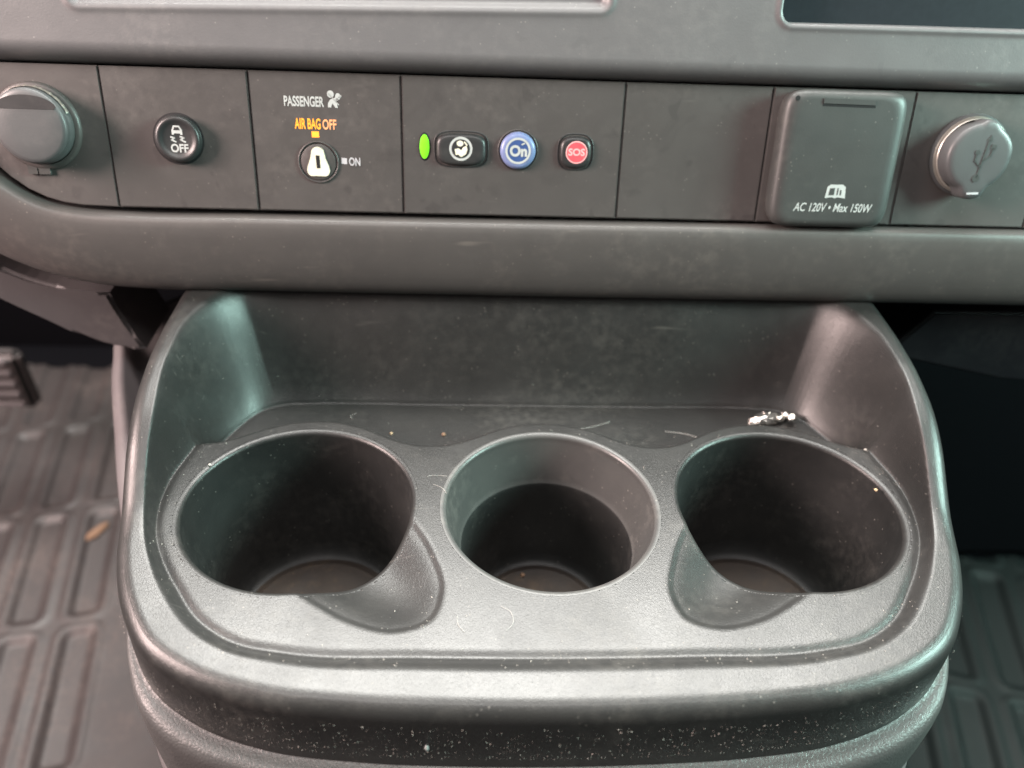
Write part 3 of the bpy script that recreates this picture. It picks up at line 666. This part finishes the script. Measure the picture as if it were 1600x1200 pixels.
# crumpled glossy wrapper scrap in the right back corner of the tray
def scrap(x, y):
    V, F = [], []
    for (dx, dy, dz, a_, b_, c_, ro) in ((0, 0, .16, .60, .22, .18, .22), (-.55, -.14, .10, .26, .15, .12, .2), (.62, .02, .12, .14, .13, .12, .4), (.92, .22, .12, .13, .12, .12, 0), (1.15, -.02, .16, .20, .15, .13, .6), (.25, .22, .14, .34, .12, .12, -.2)):
        bm = bmesh.new(); bmesh.ops.create_icosphere(bm, subdivisions=3, radius=1)
        P = np.array([tuple(v.co) for v in bm.verts]); f = [[v.index for v in q.verts] for q in bm.faces]; bm.free()
        P *= (1 + .22 * np.sin(P[:, :1] * 5 + dx * 9) * np.sin(P[:, 1:2] * 6 + dy * 7) + .16 * np.sin(P[:, 2:] * 9 + P[:, :1] * 7))
        P *= (a_ * 1.2, b_ * 1.35, c_ * 1.3); c, s_ = math.cos(ro), math.sin(ro)
        P = np.c_[P[:, 0] * c - P[:, 1] * s_, P[:, 0] * s_ + P[:, 1] * c, P[:, 2]] + (x + dx, y + dy, -1.3 + dz + .12 * max(dx, 0))
        k = len(V); V += list(P); F += [[i + k for i in q] for q in f]
    o = link_mesh('wrapper_scrap', np.array(V), F, MT['foil'], None); return tag(o, 'shiny silver crumpled wrapper scrap in the back right corner of the tray', 'wrapper scrap')
scrap(10.3, 6.6)
G = 'crumbs lying on the console'
for args in [(-4.15, 5.55, .09, MT['wood'], 'round orange-brown crumb in the trough behind and between the left and middle cups'),
             (-6.4, 5.6, .06, MT['crumb'], 'small dull crumb in the trough behind the left cup, left of the orange one'),
             (12.7, 1.1, .07, MT['crumb'], 'yellowish crumb at the right edge of the right cup rim'),
             (-12.9, 2.2, .06, MT['pale'], 'pale crumb on the tray left of the left cup'),
             (13.3, 3.5, .06, MT['pale'], 'whitish crumb near the right rim, behind the right cup'),
             (8.9, 5.9, .16, MT['dark'], 'dark fluffy crumb beside the shiny wrapper scrap, on its left'),
             (8.2, 5.9, .11, MT['dark'], 'smaller dark crumb leftmost beside the shiny wrapper scrap')]:
    nugget('crumb', args[0], args[1], surf(args[0], args[1]), args[2], args[3], args[4], 'crumb', G)
nugget('crumb', -10.9, -1.6, -6.85, .14, MT['wood'], 'reddish crumb on the floor of the left cup well', 'crumb', G, sx=2)
nugget('crumb', -6.9, 2.0, -6.85, .12, MT['crumb'], 'tan crumb near the back of the left cup well floor', 'crumb', G)
nugget('crumb', -.6, 2.35, -6.85, .10, MT['wood'], 'reddish crumb at the back of the middle cup well floor', 'crumb', G)
nugget('wood_chip', -37.6, 29.2, -35.2, .9, MT['wood'], 'orange-brown wood chip lying on the left rubber mat', 'wood chip', None, .5, 1.5, .25, -.5)
nugget('paint_flake', -4.1, -8.13, -1.45, .075, MT['white'], 'white oval flake stuck on the dark front face of the console', 'flake', None, .8, .4, 2.2)

# dust: a few thousand tiny flakes over tray and front face
def specks(n, pts, nrm, smin_, smax_):
    V, F = [], []
    for i in range(n):
        p, nn = pts[i], nrm[i]; nn = nn / np.linalg.norm(nn)
        t1 = np.cross(nn, [.3, .5, .8]); t1 /= np.linalg.norm(t1); t2 = np.cross(nn, t1); a = rng.random() * 6.28
        e1 = t1 * math.cos(a) + t2 * math.sin(a); e2 = np.cross(nn, e1)
        s_ = smin_ + (smax_ - smin_) * rng.random() ** 3; l = s_ * (1 + 1.6 * rng.random() ** 2); k = len(V); q = p + nn * .004
        V += [q - e1 * l, q - e2 * s_ * .6, q + e1 * l * .8, q + e2 * s_ * .7, q + nn * s_ * .7]
        F += [(k, k + 1, k + 4), (k + 1, k + 2, k + 4), (k + 2, k + 3, k + 4), (k + 3, k, k + 4)]
    return V, F
idx = rng.integers(0, len(V1), 26000); P = V1[idx]
sin_ = -sdf_poly(P[:, 0], P[:, 1], INN)
pr = .035 + .30 * np.exp(-((sin_) / .35) ** 2) * (P[:, 1] < 3) + .10 * ((P[:, 1] > 3.2) & (P[:, 1] < 5)) + .16 * ((np.abs(P[:, 0]) > 12.5) & (P[:, 1] > -1) & (P[:, 1] < 4.5))
for sx in (-1, 1): pr += .12 * (np.hypot(P[:, 0] - sx * 5.2, P[:, 1] + 4.4) < 1.3)
clump = .5 + .5 * np.sin(P[:, 0] * 1.9 + 1.3 * np.sin(P[:, 1] * 1.3)) * np.sin(P[:, 1] * 2.3 + P[:, 0] * .7)
P = P[rng.random(len(P)) < pr * (.15 + 1.1 * clump ** 2)]
Va, Fa = specks(len(P), P, np.tile([0, 0, 1.], (len(P), 1)), .006, .024)
k = rng.integers(0, len(OUT2), 9000); yk = OUT2[k, 1]; k = k[(yk < -3.5)][:1500]
zt = -2.1 + 1.75 * rng.random(len(k)) ** 1.7
Pf = np.c_[OUT2[k] - nin[k] * .105, zt]; Vb, Fb = specks(len(k), Pf, np.c_[-nin[k], np.zeros(len(k))], .006, .021)
off = len(Va); Fb = [tuple(i + off for i in f) for f in Fb]
o = link_mesh('dust_specks', np.array(Va + Vb), Fa + Fb, MT['pale'], None, smooth=False); tag(o, 'fine pale dust specks scattered over the console tray and front face', 'dust', None, 'stuff')

# lint hairs
def hair(pts, label, r=.006, mat='lint'):
    pts = spline(np.array(pts, float), 16); zz = Hfun(pts[:, 0], pts[:, 1]) + .03
    V = []; F = []
    for i, (p, z) in enumerate(zip(pts, zz)):
        for a in range(5):
            V.append((p[0] + r * math.cos(a * 1.2566), p[1] + r * .6 * math.sin(a * 1.2566), z + r * math.sin(a * 1.2566)))
    for i in range(len(pts) - 1):
        for a in range(5): F.append((i * 5 + a, i * 5 + (a + 1) % 5, (i + 1) * 5 + (a + 1) % 5, (i + 1) * 5 + a))
    o = link_mesh('lint_hair', np.array(V), F, MT[mat], None); tag(o, label, 'lint', 'lint hairs on the console')
hair([(-3.3, -4.55), (-3.25, -4.9), (-3.05, -5.15)], 'short pale hair on the tray front, just right of the left thumb scoop')
hair([(-1.9, -4.2), (-1.6, -4.4), (-1.55, -4.9), (-1.75, -5.1)], 'curved pale hair on the tray in front of the middle cup')
hair([(-4.55, 1.7), (-4.2, 1.72), (-3.85, 1.68)], 'pale straight hair between the left and middle cups, behind the other')
hair([(-4.35, 1.25), (-4.0, 1.05), (-3.85, .8)], 'pale bent hair between the left and middle cups, nearer the front')
hair([(5.6, 5.9), (6.6, 5.7), (7.4, 5.2)], 'long thin hair in the trough behind the gap between middle and right cups', .010)
hair([(-8.1, 6.9), (-8.3, 6.7), (-8.2, 6.5)], 'tiny curled hair at the foot of the trough wall, behind the left cup')
hair([(1.2, 5.9), (2.2, 6.1), (3.2, 6.5)], 'thin pale hair in the trough right behind the middle cup', .009)
